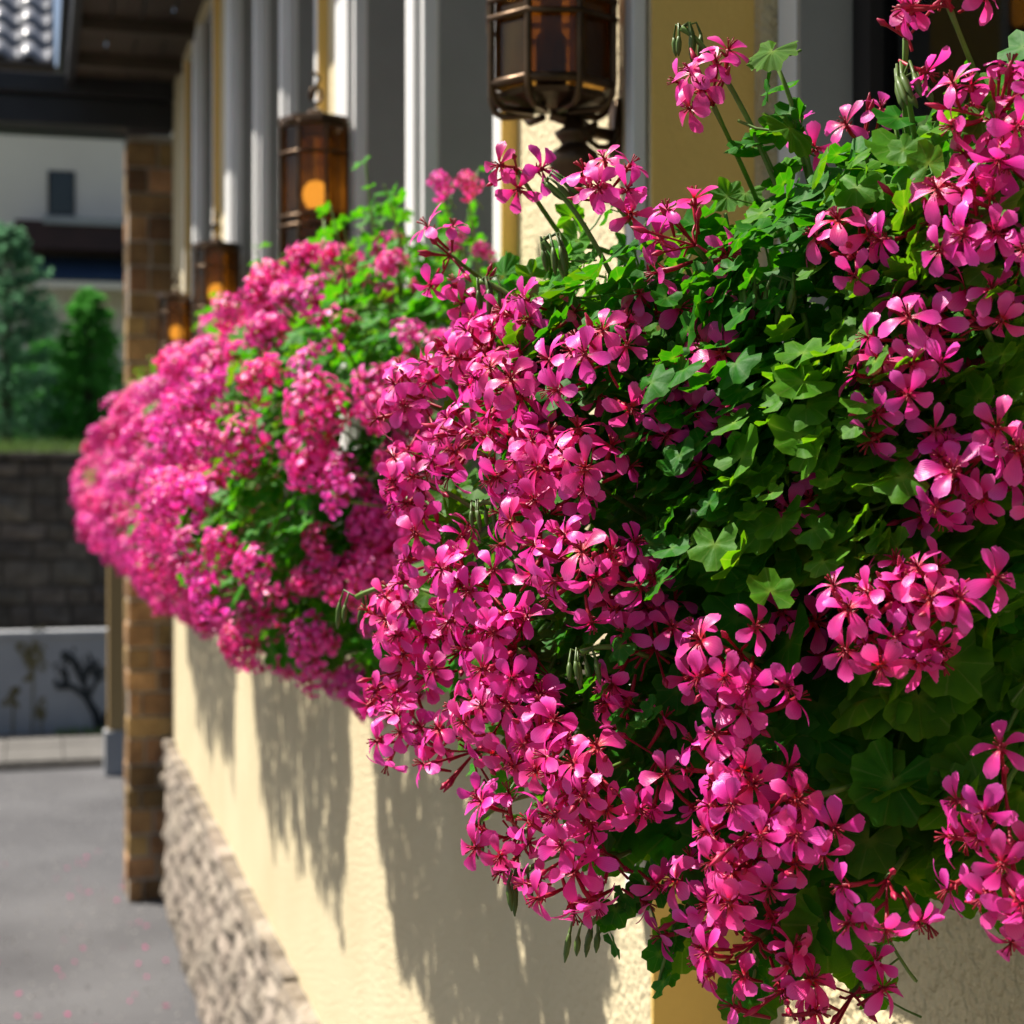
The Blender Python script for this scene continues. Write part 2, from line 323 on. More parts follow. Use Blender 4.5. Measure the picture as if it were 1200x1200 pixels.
# eaves: boards, fascia, gutter and the slope above
EX = .21
ev = empty('eaves', (-1.5, -5, 0)); ev.parent = house
for k in range(4):
    x0 = EX + .02 + k * .15; MB().box(x0, x0 + .143, -2.5, YE + .4, EAVE, EAVE + .02).build('soffit_board', 'brownwood', ev, bevel=.004)
MB().box(EX - .03, EX + .018, -2.5, YE + .4, EAVE - .06, EAVE + .16).build('fascia', 'blackwood', ev, bevel=.004)
MB().tube([(EX - .055, -2.5, EAVE + .10), (EX - .055, YE + .4, EAVE + .10)], .022, 10).build('gutter', 'blackwood', ev, smooth=True)
for k in range(16): MB().box(EX + .02, WX - .001, -2.3 + k * .8, -2.2 + k * .8, EAVE - .07, EAVE - .001).build('rafter_end', 'brownwood', ev)
MB().add([(EX-.03,YE+.4,EAVE+.02),(6,YE+.4,EAVE+.02),(6,YE+.4,EAVE+3.6),(EX-.03,YE+.4,EAVE+.17)], [(0,1,2,3)]).build('verge_board', 'blackwood', ev)
MB().add([(EX-.06,-2.5,EAVE+.17),(EX-.06,YE+.4,EAVE+.17),(6,YE+.4,EAVE+3.6),(6,-2.5,EAVE+3.6)], [(0,1,2,3)]).build('roof', 'rooftile', ev)
# rubble plinth of split stones
PT = H - 1.62; PX = .762
pl = empty('plinth', (-1.5, -5, 0)); pl.parent = house
MB().box(PX + .035, WX + .05, 1.0, YE, 0, PT - .03).build('backing', 'mortar', pl)
def rough_stone(l, h, d, amp, seed, nx=4, nz=3):
    """block with an uneven split face towards -X; length along Y"""
    b = MB(); vs = []
    for j in range(nz + 1):
        for i in range(nx + 1):
            y = l * i / nx; z = h * j / nz; e = (i in (0, nx)) or (j in (0, nz))
            q = noise.noise(Vector((y * 13 + seed, z * 15, seed * .7))) ; x = -amp * (.15 if e else .75 + .9 * q)
            if e: y += noise.noise(Vector((seed, y * 9, z * 9))) * .012; z += noise.noise(Vector((y * 9, seed, z * 9))) * .012
            else: y += rnd(-.01, .01); z += rnd(-.01, .01)
            vs.append((x, y, z))
    idx = lambda i, j: j * (nx + 1) + i
    fs = [(idx(i, j), idx(i, j + 1), idx(i + 1, j + 1), idx(i + 1, j)) for j in range(nz) for i in range(nx)]
    rim = [idx(i, 0) for i in range(nx)] + [idx(nx, j) for j in range(nz)] + [idx(i, nz) for i in range(nx, 0, -1)] + [idx(0, j) for j in range(nz, 0, -1)]
    o = len(vs); vs += [(d, vs[i][1], vs[i][2]) for i in rim]; n = len(rim)
    fs += [(rim[k], rim[(k+1) % n], o + (k+1) % n, o + k) for k in range(n)]
    return b.add(vs, fs)
rows = [0, .20, .37, .54, .70, .82, PT - .035]; cnt = 0
for r_ in range(len(rows) - 1):
    y = 3.3 + rnd(0, .2)
    while y < YE - .06:
        l = rnd(.16, .40); l = min(l, YE - y - .005)
        if l < .07: break
        st = rough_stone(l - .014, rows[r_+1] - rows[r_] - .014, .06, rnd(.028, .045), cnt * 3.7)
        st.build('stone', 'stone', pl, loc=(PX, y, rows[r_] + .007)); y += l; cnt += 1
y = 3.3
while y < YE - .05:
    l = min(rnd(.35, .7), YE - y - .003)
    if l < .1: break
    rough_stone(l - .012, .065, .09, rnd(.015, .03), y * 7, 6, 2).build('cap_stone', 'stone', pl, loc=(PX - .012 + rnd(-.008, .008), y, PT - .03 + rnd(-.008, .006))); y += l

# ------------------------------------------------------------------ lanterns
def lantern_meshes():
    ms = {}; r = .090; h = .385; n = 8; rr = lambda k: (r * math.cos(R(45 * k + 8)), r * math.sin(R(45 * k + 8)))
    cage = MB()
    for k in range(n):
        x, y = rr(k); pts = [(x * .30, y * .30, -.003), (x * .80, y * .80, -.002), (x * .92, y * .92, .005), (x * .985, y * .985, .018), (x, y, .034), (x, y, h - .02), (x * .95, y * .95, h)]
        cage.tube(pts, .0052, 6)
    for z in (.118, .142, .30):
        pts = [(rr(k % n)[0] * 1.04, rr(k % n)[1] * 1.04, z) for k in range(n + 1)]; cage.tube(pts, .0042, 6)
    for z in (.030, h - .012):
        pts = [(rr(k % n)[0] * .98, rr(k % n)[1] * .98, z) for k in range(n + 1)]; cage.tube(pts, .0065, 6)
    ms['cage'] = cage.mesh('cage', 'bronze', True)
    ms['top_cap'] = MB().lathe([(.012, h + .035), (.02, h + .03), (.03, h + .014), (.093, h + .008), (.097, h - .004), (.093, h - .014)][::-1], 8).mesh('top_cap', 'bronze')
    a, b = rr(0), rr(1); ms['pane'] = []
    for k in range(n):
        a, b = Vector((*rr(k), 0)) * .93, Vector((*rr(k + 1), 0)) * .93
        p = MB(); nn = (a + b).normalized() * .003; z0, z1 = .036, h - .02
        vs = [a + Vector((0,0,z0)), b + Vector((0,0,z0)), b + Vector((0,0,z1)), a + Vector((0,0,z1))]
        p.add(vs + [v - nn for v in vs], [(0,1,2,3),(7,6,5,4),(0,4,5,1),(1,5,6,2),(2,6,7,3),(3,7,4,0)]); ms['pane'].append(p.mesh('pane', 'amber'))
    ms['floor_plate'] = MB().lathe([(.02, .0), (.079, .012), (.081, .02), (.02, .024)], 8).mesh('floor_plate', 'bronze')
    ms['lamp_holder'] = MB().lathe([(.022, .02), (.022, .10), (.015, .11), (.015, .155), (.03, .16), (.03, .166)], 12).mesh('lamp_holder', 'bronze', True)
    ms['bulb'] = MB().lathe([(.012, .166), (.022, .172), (.032, .19), (.034, .205), (.03, .222), (.018, .236), (.004, .24)], 16).mesh('bulb', 'bulb', True)
    ms['hook'] = MB().tube([(0, 0, h + .04)] + [(.016 * math.sin(q) , 0, h + .07 - .02 * math.cos(q)) for q in [i * .7 for i in range(9)]] + [(0.0, 0, h + .09), (.01, 0, h + .115), (-.008, 0, h + .13)], .005, 6).mesh('hook', 'bronze', True)
    br = MB()
    # scrolled bracket to the wall and the urn drop below it
    br.tube([(0, 0, -.004), (.03, .0, -.012), (.055, .02, -.02), (.10, .045, -.02)], [.008, .010, .010, .008], 8)
    br.tube([(.03 + .02 * math.cos(q), -.012, -.035 + .016 * math.sin(q)) for q in [i * .6 for i in range(10)]], .0045, 6)
    br.tube([(.062 + .018 * math.cos(q + 2), -.01, -.03 + .018 * math.sin(q + 2)) for q in [i * .6 for i in range(9)]], .0045, 6)
    br.box(.092, .098, .025, .065, -.05, .03)
    ms['bracket'] = br.mesh('bracket', 'bronze', True)
    ms['urn_finial'] = MB().lathe([(.006, -.125), (.009, -.105), (.012, -.096), (.018, -.086), (.031, -.075), (.036, -.062), (.032, -.048), (.022, -.040), (.016, -.034), (.024, -.028), (.028, -.02), (.016, -.012), (.012, .0)], 18, (.03, -.012, -.01)).mesh('urn_finial', 'bronze', True)
    return ms
LM = lantern_meshes()
LAB = ['bronze amber-glass wall lantern on the pilaster beside the dark curtained window', 'bronze amber lantern with lit bulb, second along the wall from the dark window',
       'bronze amber lantern with lit bulb, third along the wall from the dark window', 'bronze amber lantern with lit bulb, last on the wall before the stone pillar']
for i, (u, x) in enumerate([(646, .688), (370, .685), (254, .685), (207, .685)]):
    y = x / math.tan(TH + math.atan((u - 600) / F))
    z = H + .50
    o = tag(empty('wall_lantern', (x, y, z)), LAB[i], 'lantern', 'bronze lanterns along the house wall')
    for nm in ('cage', 'top_cap', 'floor_plate', 'lamp_holder', 'bulb', 'hook', 'urn_finial'): link(nm, LM[nm], o)
    b = link('bracket', LM['bracket'], o); b.scale.x = (WX - x) / .098
    for p in LM['pane']: link('pane', p, o)

# ------------------------------------------------------------------ pillar, porch roof
pil = tag(empty('stone_pillar', (.685, 10.62, 0)), 'square golden brown stone pillar carrying the porch beam at the wall end', 'pillar')
PW = .305; PH = H + 2.03
MB().box(-PW/2 + .012, PW/2 - .012, -.14, .14, 0, PH).build('core', 'pmortar', pil)
z = 0; k = 0
while z < PH - .05:
    h = rnd(.125, .16); h = min(h, PH - z)
    cuts = [-PW/2, rnd(-.02, .08) if k % 2 else rnd(-.09, .0), PW/2] if rnd(0, 1) < .8 else [-PW/2, PW/2]
    for a, b in zip(cuts[:-1], cuts[1:]):
        j = .016; d = rnd(-.014, .008); e = rnd(-.008, .008) if a == -PW/2 else 0
        MB().box(a + j * .5 + e, b - j * .5, -.155 + d, .0, z + .008, z + h - .010).build('stone_block', 'pillarstone', pil, bevel=.006)
    MB().box(-PW/2 + .002, PW/2 - .002, .006, .15, z + .008, z + h - .010).build('stone_block', 'pillarstone', pil, bevel=.006)
    z += h; k += 1
porch = tag(empty('porch_roof', (-1, 11.5, 0)), 'grey tiled porch roof on black timber beams above the stone pillar', 'porch roof')
PO = Vector((-1, 11.5, 0))
def pp(mb, name, mat, parent=None, **k):
    o = mb.build(name, mat, parent or porch, **k)
    if parent is None: o.location = -PO
    return o
bz0, bz1 = H + 2.045, H + 2.33
pp(MB().box(-.9, WX - .002, 10.33, 10.55, bz0, bz0 + .165), 'beam', 'blackwood', bevel=.008)
pp(MB().box(-.9, WX - .002, 10.28, 10.55, bz0 + .170, bz1), 'beam', 'blackwood', bevel=.008)
ty = 12.35; tz = H + (bz1 - H) * ty / 10.4
pp(MB().box(-1.9, .14, ty + .02, ty + .3, tz - .06, tz + .04), 'fascia', 'brownwood')
pp(MB().tube([(-1.9, ty - .02, tz + .06), (.14, ty - .02, tz + .06)], .05, 8), 'gutter', 'brownwood', smooth=True)
sl = R(36); rz0, ry0 = tz + .10, ty
pp(MB().add([(-1.9, ry0, rz0-.03), (.14, ry0, rz0-.03), (.14, ry0+2.6, rz0-.03+2.6*math.tan(sl)), (-1.9, ry0+2.6, rz0-.03+2.6*math.tan(sl))], [(0,1,2,3)]), 'roof_deck', 'blackwood')
# curved interlocking tiles
tv = MB(); vs = []; nx, ny = 6, 2
for top in (0, 1):
    for j in range(ny + 1):
        for i in range(nx + 1):
            x = .215 * i / nx; zz = .032 * math.sin(math.pi * 2 * i / nx) + .02 + .02 * (1 - j / ny); vs.append((x, .36 * j / ny, zz - (.014 if not top else 0)))
N = (nx + 1) * (ny + 1); ix = lambda t, i, j: t * N + j * (nx + 1) + i
fs = [(ix(1,i,j), ix(1,i+1,j), ix(1,i+1,j+1), ix(1,i,j+1)) for j in range(ny) for i in range(nx)] + [(ix(0,i,j+1), ix(0,i+1,j+1), ix(0,i+1,j), ix(0,i,j)) for j in range(ny) for i in range(nx)]
fs += [(ix(0,i,0), ix(0,i+1,0), ix(1,i+1,0), ix(1,i,0)) for i in range(nx)] + [(ix(0,0,j+1), ix(0,0,j), ix(1,0,j), ix(1,0,j+1)) for j in range(ny)] + [(ix(0,nx,j), ix(0,nx,j+1), ix(1,nx,j+1), ix(1,nx,j)) for j in range(ny)]
tm = tv.add(vs, fs).mesh('roof_tile', 'rooftile', True)
for j in range(8):
    for i in range(10):
        d = j * .31 - .03
        o = link('roof_tile', tm, porch); o.matrix_basis = Matrix.Translation(Vector((-1.88 + i * .199, ry0 + d * math.cos(sl), rz0 + d * math.sin(sl))) - PO) @ Matrix.Rotation(sl + rnd(-.01, .01), 4, 'X')
pp(MB().box(-1.9, .9, ty + 1.98, ty + 2.18, tz + .0, tz + .2), 'back_beam', 'blackwood')
pp(MB().box(.72, .9, ty + 2.0, ty + 2.16, 0, tz), 'back_post', 'blackwood')

# ------------------------------------------------------------------ across the street
lw = tag(empty('low_wall', (0, 17.1, .05)), 'low grey white wall with painted trees along the pavement', 'wall')
MB().box(-9, 6, 0, .16, -.1, .93).build('panel', 'greywall', lw)
MB().box(-9, 6, -.03, .2, .932, 1.0).build('coping', 'greywall', lw, bevel=.01)
def wallpt(u, v): p = at(u, v, 17.0 * math.cos(TH) + .3); return (p.x, -.006, p.z - .05)
mt = MB()
for pts, rad in [([(118, 862), (112, 835), (100, 815), (85, 803), (66, 802)], [.05, .042, .032, .028, .035]), ([(118, 862), (124, 838), (138, 820)], [.045, .03, .02]), ([(105, 822), (98, 800), (84, 770), (74, 762)], [.028, .026, .035, .02]),
                 ([(98, 800), (104, 780), (112, 778)], .024), ([(104, 815), (112, 798), (118, 785)], .02), ([(78, 802), (76, 786), (72, 782)], .03), ([(126, 838), (134, 822), (132, 812)], .03)]:
    mt.tube([wallpt(*p) for p in pts], rad, 6)
for i in range(80):
    cx, cy = random.choice([(80, 768), (100, 785), (108, 778), (116, 790), (136, 815), (75, 790)]); p = Vector(wallpt(cx + random.gauss(0, 5), cy + random.gauss(0, 5))); a = rnd(0, 3.14); s = rnd(.02, .045)
    mt.add([p + Vector((math.cos(a) * s, -.001 * i / 80, math.sin(a) * s)), p + Vector((-math.sin(a) * s * .5, 0, math.cos(a) * s * .5)), p - Vector((math.cos(a) * s, 0, math.sin(a) * s)), p + Vector((math.sin(a) * s * .5, 0, -math.cos(a) * s * .5))], [(0,1,2,3)])
tag(mt.build('painted_tree', 'mural_dark', lw), 'dark bare tree painted on the wall')
for cx, cy, sy in [(38, 768, 40), (15, 812, 30), (48, 828, 20)]:
    ml = MB(); ml.tube([wallpt(cx, 858), wallpt(cx + 1, cy + 4)], .007, 5)
    for i in range(46 if sy == 40 else 14):
        q = .9 if sy == 40 else .35; p = Vector(wallpt(cx + random.gauss(0, 9 * q), cy + random.gauss(0, 15 * q))); a = rnd(0, 3.14); s = rnd(.025, .05)
        ml.add([p + Vector((math.cos(a) * s, 0, math.sin(a) * s)), p + Vector((-math.sin(a) * s * .6, -.001 * i / 40, math.cos(a) * s * .6)), p - Vector((math.cos(a) * s, 0, math.sin(a) * s)), p + Vector((math.sin(a) * s * .6, 0, -math.cos(a) * s * .6))], [(0,1,2,3)])
    tag(ml.build('painted_plant', 'mural_olive', lw), 'olive plant painted on the wall')
pb = at(136, 700, 14.6)
post = tag(empty('tan_post', (pb.x, pb.y, 0)), 'tan timber post standing on the road side beside the stone pillar', 'post')
MB().box(-.07, .07, -.07, .07, 0, 2.3).build('shaft', 'tan_post', post, bevel=.01)
MB().box(-.085, .085, -.085, .085, 2.3, 2.34).build('cap', 'tan_post', post, bevel=.01)
MB().box(-.10, .10, -.10, .10, 0, .38).build('base', 'greywall', post, bevel=.01)
# retaining wall of dark stones
TZ = H + .22
rw = tag(empty('retaining_wall', (0, 18.2, 0)), 'dark weathered stone retaining wall behind the low painted wall', 'wall')
MB().box(-9, 7, .03, .5, 0, TZ - .02).build('backing', 'darkmortar', rw)
z = 1.0 ; c = 0
while z < TZ - .1:
    h = min(rnd(.17, .30), TZ - .08 - z); x = -1.6 + rnd(0, .2)
    while x < 2.4:
        l = rnd(.22, .5)
        s = rough_stone(l - .02, h - .02, .1, rnd(.03, .07), c * 2.3 + 50, 3, 3); s.v = [(y, xx, zz) for xx, y, zz in s.v]; s.f = [tuple(reversed(f)) for f in s.f]
        s.build('stone', 'darkstone', rw, loc=(x, .02, z)); x += l; c += 1
    z += h
x = -9
while x < 7: l = rnd(.7, 1.1); MB().box(x, min(x + l - .015, 7), -.05, .5, TZ - .075, TZ).build('coping_stone', 'darkstone', rw, bevel=.012); x += l
tag(MB().box(-60, 60, 18.72, 300, 0, TZ - .02).build('terrace', 'terrain'), kind='structure')
gm = MB()
for i in range(7000):
    x, y = rnd(-3, 3), rnd(18.35, 20.5); h = rnd(.06, .2); a = rnd(0, 6.28); dx, dy = math.cos(a) * .012, math.sin(a) * .012; zb = TZ - .02 if y > 18.72 else TZ
    gm.add([(x-dx,y-dy,zb-.01),(x+dx,y+dy,zb-.01),(x+rnd(-.06,.06),y+rnd(-.06,.06),zb+h)], [(0,1,2)])
tag(gm.build('terrace_grass', 'grassblade'), 'light green grass spilling over the top of the dark stone wall', 'grass', kind='stuff')
# conifers
def conifer(name, u, vtop, zc, rad, mat, label, n=9000, shape=.8):
    p = at(u, 500, zc); top = at(u, vtop, zc).z; base = TZ - .02; h = top - base
    t = tag(empty(name, (p.x, p.y, base)), label, 'tree')
    tr = MB(); tr.tube([(0,0,-.05),(0,0,h*.5),(0.02,0,h*.95)], [.09, .06, .012], 8); tr.build('trunk', 'bark', t)
    cr = MB(); nb = 170
    for b in range(nb):
        q = (b + rnd(0, 1)) / nb; zb = h * (.04 + .94 * q); a = b * 2.4 + rnd(-.3, .3); L = rad * (1 - q) ** shape * rnd(.7, 1.1) + .05
        d = Vector((math.cos(a), math.sin(a), rnd(-.1, .45)))
        tr2 = [(0, 0, zb), tuple(Vector((0, 0, zb)) + d * L)]; cr.tube(tr2, [.012, .003], 3, False)
        for s in range(n // nb):
            f = rnd(.15, 1) ** .7; pos = Vector((0, 0, zb)) + d * L * f + rvec(.10 * (1.2 - q)); e = (d + rvec(.9)).normalized() * rnd(.04, .085); sd_ = e.cross(rvec()).normalized() * rnd(.012, .024)
            cr.add([pos - sd_, pos + sd_, pos + e], [(0, 1, 2)])
    cr.build('crown', mat, t); return t
conifer('blue_spruce', 8, 262, 20.3, .85, 'conifer_blue', 'bluish green spruce with loose branches above the stone wall', 14000, .6)
conifer('green_conifer', 104, 338, 20.6, .52, 'conifer', 'dense fresh green cone-shaped conifer above the stone wall', 12000, .55)
conifer('dark_conifer', 58, 400, 22.5, .9, 'conifer', 'dark green bushy conifer behind the two taller trees', 12000, .5)
# neighbour house
ZC = 27.0
def np_(u, v): p = at(u, v, ZC); return p.x, p.z
nh = tag(empty('neighbour_house', (2, 27, TZ)), 'off-white house across the street with maroon fascia and navy awning', 'building')
NO = Vector((2, 27, TZ)); yb = at(60, 300, ZC).y
def nb(mb, name, mat, parent=None, **k):
    o = mb.build(name, mat, parent or nh, **k)
    if parent is None: o.location = -NO
    return o
z_ = lambda v: np_(60, v)[1]; x_ = lambda u: np_(u, 300)[0]
nb(MB().box(-6.5, 9, yb, yb + 7, TZ - .02, z_(90)), 'wall', 'housewhite')
wx0, wx1, wz0, wz1 = x_(56), x_(88), z_(252), z_(200)
for dx in (-3.2, 0, 3.2):
    wo = nb(MB().box(wx0 + dx, wx1 + dx, yb - .03, yb - .004, wz0, wz1), 'window', 'curtain')
    o = MB().box(wx0 + dx - .05, wx1 + dx + .05, yb - .06, yb - .002, wz0 - .08, wz0 - .001).build('sill', 'greywall', wo)
    o = MB().box(wx0 + dx + .03, wx1 + dx - .03, yb - .037, yb - .031, wz0 + .03, wz1 - .03).build('pane', 'pane', wo)
nb(MB().box(x_(18), 9, yb - .9, yb - .004, z_(300), z_(268)), 'balcony', 'maroon')
nb(MB().box(x_(50), 9, yb - .95, yb - .905, z_(272), z_(264)), 'balcony_rail', 'greywall')
a0, a1 = x_(38), x_(300)
nb(MB().add([(a0,yb-.95,z_(332)),(a1,yb-.95,z_(332)),(a1,yb-.3,z_(302)),(a0,yb-.3,z_(302)),(a0,yb-.93,z_(336)),(a1,yb-.93,z_(336)),(a1,yb-.28,z_(304)),(a0,yb-.28,z_(304))], [(0,1,2,3),(7,6,5,4),(0,4,5,1),(1,5,6,2),(2,6,7,3),(3,7,4,0)]), 'awning', 'navy')
nb(MB().box(x_(40), 9, yb - .94, yb - .90, z_(344), z_(336.5)), 'awning_valance', 'housewhite')
nb(MB().box(-6.8, 9.3, yb - .4, yb + 7.4, z_(90), z_(84)), 'roof', 'blackwood')

# ------------------------------------------------------------------ geranium meshes
def petal(mb, L, W, ang, lift, curl, rows=6, cols=4, twist=0.0):
    """one petal lying along +Y rotated by ang about Z; lift = slope off the flower plane"""
    prof = [(0, .10), (.12, .16), (.3, .36), (.5, .68), (.7, .95), (.84, 1.0), (.94, .80), (1.0, .42)]
    def wid(t):
        for (a, wa), (b, wb) in zip(prof[:-1], prof[1:]):
            if t <= b: return wa + (wb - wa) * (t - a) / (b - a)
        return prof[-1][1]
    vs, uv = [], []; ca, sa = math.cos(ang), math.sin(ang)
    ts = [0, .14, .32, .52, .72, .88, 1.0] if rows == 6 else [i / rows for i in range(rows + 1)]
    for t in ts:
        wd = wid(t) * W / 2
        for c in range(cols + 1):
            s = c / cols * 2 - 1
            x = wd * s; y = L * t * (1 - .06 * s * s * t) - (.05 * L if (t > .99 and abs(s) < .3) else 0)
            zz = L * (lift * t - curl * t * t) + (abs(s) ** 1.5) * wd * .30 * (1 - .5 * t) + twist * s * wd * t
            vs.append((x * ca - y * sa, x * sa + y * ca, zz)); uv.append((s * .5 + .5, t))
    n = cols + 1
    mb.add(vs, [(r * n + c, r * n + c + 1, (r + 1) * n + c + 1, (r + 1) * n + c) for r in range(len(ts) - 1) for c in range(cols)], uv, 0)
def flower_mb(lo=False):
    b = MB(); rr_, cc = (4, 2) if lo else (6, 4); op = rnd(.75, 1.15)
    for a in (26, -26): petal(b, rnd(.0195, .0225), rnd(.0088, .0122), R(a + rnd(-7, 7)), rnd(.25, .7) * op, rnd(.2, .75), rr_, cc, rnd(-.4, .4))
    for a in (180, 112, -112): petal(b, rnd(.0185, .022), rnd(.0098, .0135), R(a + rnd(-11, 11)), rnd(.15, .5) * op, rnd(.25, .8), rr_, cc, rnd(-.4, .4))
    b.mi = 1
    b.tube([(0, 0, -.024), (0, -.001, -.012), (0, 0, .001)], [.0011, .0017, .0022], 5)
    if not lo:
        for k in range(5):
            a = k * 1.256 + rnd(-.3, .3); b.tube([(0, 0, 0), (.0015 * math.cos(a), .0015 * math.sin(a), .005), (.0035 * math.cos(a), .0035 * math.sin(a) - .001, .0095)], [.0005, .0004, .0007], 4)
            b.tube([(.001 * math.cos(a), .001 * math.sin(a), -.004), (.006 * math.cos(a), .006 * math.sin(a), -.0015)], [.0013, .0003], 4, False)
    return b
FLOWERS = [flower_mb().mesh('flower', ['petal', 'redstem'], True) for _ in range(14)]
FLOW_LO = [flower_mb(True) for _ in range(8)]
def leaf_mb(kind, n=66, petiole=True):
    b = MB(); vs, uv = [(0, 0, 0)], [(0, 0)]; lob = rnd(.13, .2) if kind == 0 else rnd(.05, .09); cup = rnd(-.45, .5); fold = rnd(.05, .11); ph = rnd(0, 6); cren = rnd(.035, .06); bend = rnd(-.5, .25)
    half = R(158)
    rings = [.22, .5, .78, 1.0]
    for r in rings:
        for k in range(n):
            t = -half + 2 * half * k / (n - 1)            # angle from the leaf tip (+Y)
            lobes = 1 - lob * (1 - math.cos(t / half * math.pi * 5.0)) * .9 if kind == 0 else 1 - lob * (1 - math.cos(t / half * math.pi * 7)) * .6
            rad = lobes * (1 + (cren * math.sin(t * 15 + ph) if r == 1 else 0)) * (1 - .12 * abs(t) / half * .8)
            q = 1 + (rad - 1) * r ** 1.5; rr_ = r * q
            x, y = rr_ * math.sin(t), rr_ * math.cos(t)
            pleat = .036 * math.cos(t * 15 + ph) * r
            zz = pleat + cup * rr_ ** 2 * .5 + fold * math.cos(t / half * math.pi * 5) * r + .04 * math.sin(3 * t + ph) * r * r + bend * .35 * max(0, y) ** 2
            vs.append((x, y, zz)); uv.append((k / (n - 1), r))
    fs = [(0, 1 + k + 1, 1 + k) for k in range(n - 1)]
    for j in range(len(rings) - 1):
        o, p = 1 + j * n, 1 + (j + 1) * n
        fs += [(o + k, o + k + 1, p + k + 1, p + k) for k in range(n - 1)]
    b.add(vs, fs, uv, 0)
    if petiole: b.mi = 1; b.tube([(0, 0, -.01), (0, -.25, -.35), (0, -.8, -.75), (0, -1.4, -1.0)], [.035, .04, .045, .05], 5, False); b.mi = 0
    return b
LEAVES = [leaf_mb(k % 3 == 2).mesh('leaf', ['leaf', 'stem'], True) for k in range(14)]
LEAF_LO = [leaf_mb(0, 16, False) for _ in range(5)]
def bud_mb():
    """nodding umbel of closed buds; stalk arrives at the origin along +Z, buds hang towards -Y"""
    b = MB(); 
    for k in range(random.randint(5, 8)):
        a = rnd(0, 6.28); s = rnd(.006, .018); L = rnd(.016, .028)
        p0 = Vector((0, 0, 0)); p1 = Vector((s * math.cos(a), .004, s * math.sin(a) * .6 + .006)); p2 = p1 + Vector((s * .35 * math.cos(a), -.012, .0)); p3 = p2 + Vector((rnd(-.003, .003), -L, rnd(-.003, .003)))
        b.tube([p0, p1, p2], [.0012, .0011, .0016], 4, False); b.tube([p2, p2.lerp(p3, .3), p2.lerp(p3, .7), p3], [.0014, .0030, .0026, .0006], 6)
    return b
BUDS = [bud_mb().mesh('bud_cluster', 'bud', True) for _ in range(5)]
UP = Vector((0, 0, 1))
def bez(a, b, c, n):
    return [a * (1 - t) ** 2 + b * 2 * t * (1 - t) + c * t * t for t in [i / n for i in range(n + 1)]]

def umbel(dirv, nfl, size, spread=1.0):
    """flower positions and facing round a stalk end at the origin"""
    out = []
    for i in range(nfl):
        for _ in range(30):
            d = (dirv * rnd(.25, 1.0) * 1.0 + rvec(1.15) * spread).normalized()
            if d.dot(dirv) > -.15 and all(d.angle(e[0]) > .42 for e in out[-8:]): break
        L = size * rnd(.7, 1.05); pos = d * L + Vector((0, 0, -.10 * L)); out.append((d, pos))
    return out

class Plant:
    def __init__(s, name, base, label, group):
        s.o = tag(empty(name, base), label, 'plant', group); s.base = Vector(base); s.nleaf = 0; s.stuff = MB(); s.stuffed = False
    def P(s, w): return w - s.base
    def cluster(s, pos, dirv, nfl, size=.038, root=None, spread=1.0, spent=2, stalk=.08):
        dirv = dirv.normalized()
        b = MB()
        if root is None: root = pos - dirv * stalk + Vector((0, 0, -.03))
        r = root - pos; mid = r * .5 - dirv * r.length * .25 + rvec(.01)
        b.tube(bez(r, mid, Vector((0, 0, 0)), 7), [.0022] * 5 + [.002, .0019, .0026], 6)
        fl = umbel(dirv, nfl, size, spread); b.mi = 1
        for d, p in fl:
            e = p - d * .022; b.tube([Vector((0, 0, 0)), e * .5 + dirv * .004, e], [.0010, .0010, .0012], 4, False)
        for k in range(spent):
            d = (dirv + rvec(1.1)).normalized(); p = d * size * rnd(.5, .9); b.tube([Vector((0, 0, 0)), p * .6, p], [.001, .001, .0013], 4, False)
            b.mi = 2; q = p + d * rnd(.008, .015); b.tube([p, p.lerp(q, .4), q], [.0013, .0026, .0006], 5); b.mi = 1
        c = b.build('flower_cluster', ['stem', 'redstem', 'redbud'], s.o, True, loc=s.P(pos))
        for d, p in fl:
            up = UP + rvec(.45); link('flower', random.choice(FLOWERS), c, frame(p, (d + Vector((-.05, -.10, .06))).normalized() + rvec(.38), up, rnd(.86, 1.14)))
        return c
    def leaf(s, pos, nrm, up, size, parent=None):
        if s.nleaf < 300:
            link('leaf', random.choice(LEAVES), s.o, frame(s.P(pos), nrm, up, size)); s.nleaf += 1
        else:
            s.stuff.join(random.choice(LEAF_LO), frame(s.P(pos), nrm, up, size)); s.stuffed = True
    def buds(s, pos, root):
        r = root - pos; b = MB(); L = r.length
        b.tube(bez(r, r * .4 + Vector((0, 0, L * .22)), Vector((0, 0, 0)), 8), [.0021] * 8 + [.0028], 6)
        c = b.build('bud_stalk', 'stem', s.o, True, loc=s.P(pos)); link('bud_cluster', random.choice(BUDS), c, frame(Vector((0, 0, 0)), Vector((rnd(-1, 1), rnd(-1, 1), .15)), UP, rnd(.7, 1.0)))
    def stem(s, pts, r0=.004, r1=.002):
        n = len(pts); s.P0 = [s.P(p) for p in pts]
        MB().tube([p - s.P0[0] for p in s.P0], [r0 + (r1 - r0) * i / (n - 1) for i in range(n)], 6).build('stem', 'stem', s.o, True, loc=s.P0[0])
    def finish(s):
        if s.stuffed: tag(s.stuff.build('leaf_mass', ['leaf', 'stem'], s.o, True), kind='stuff')

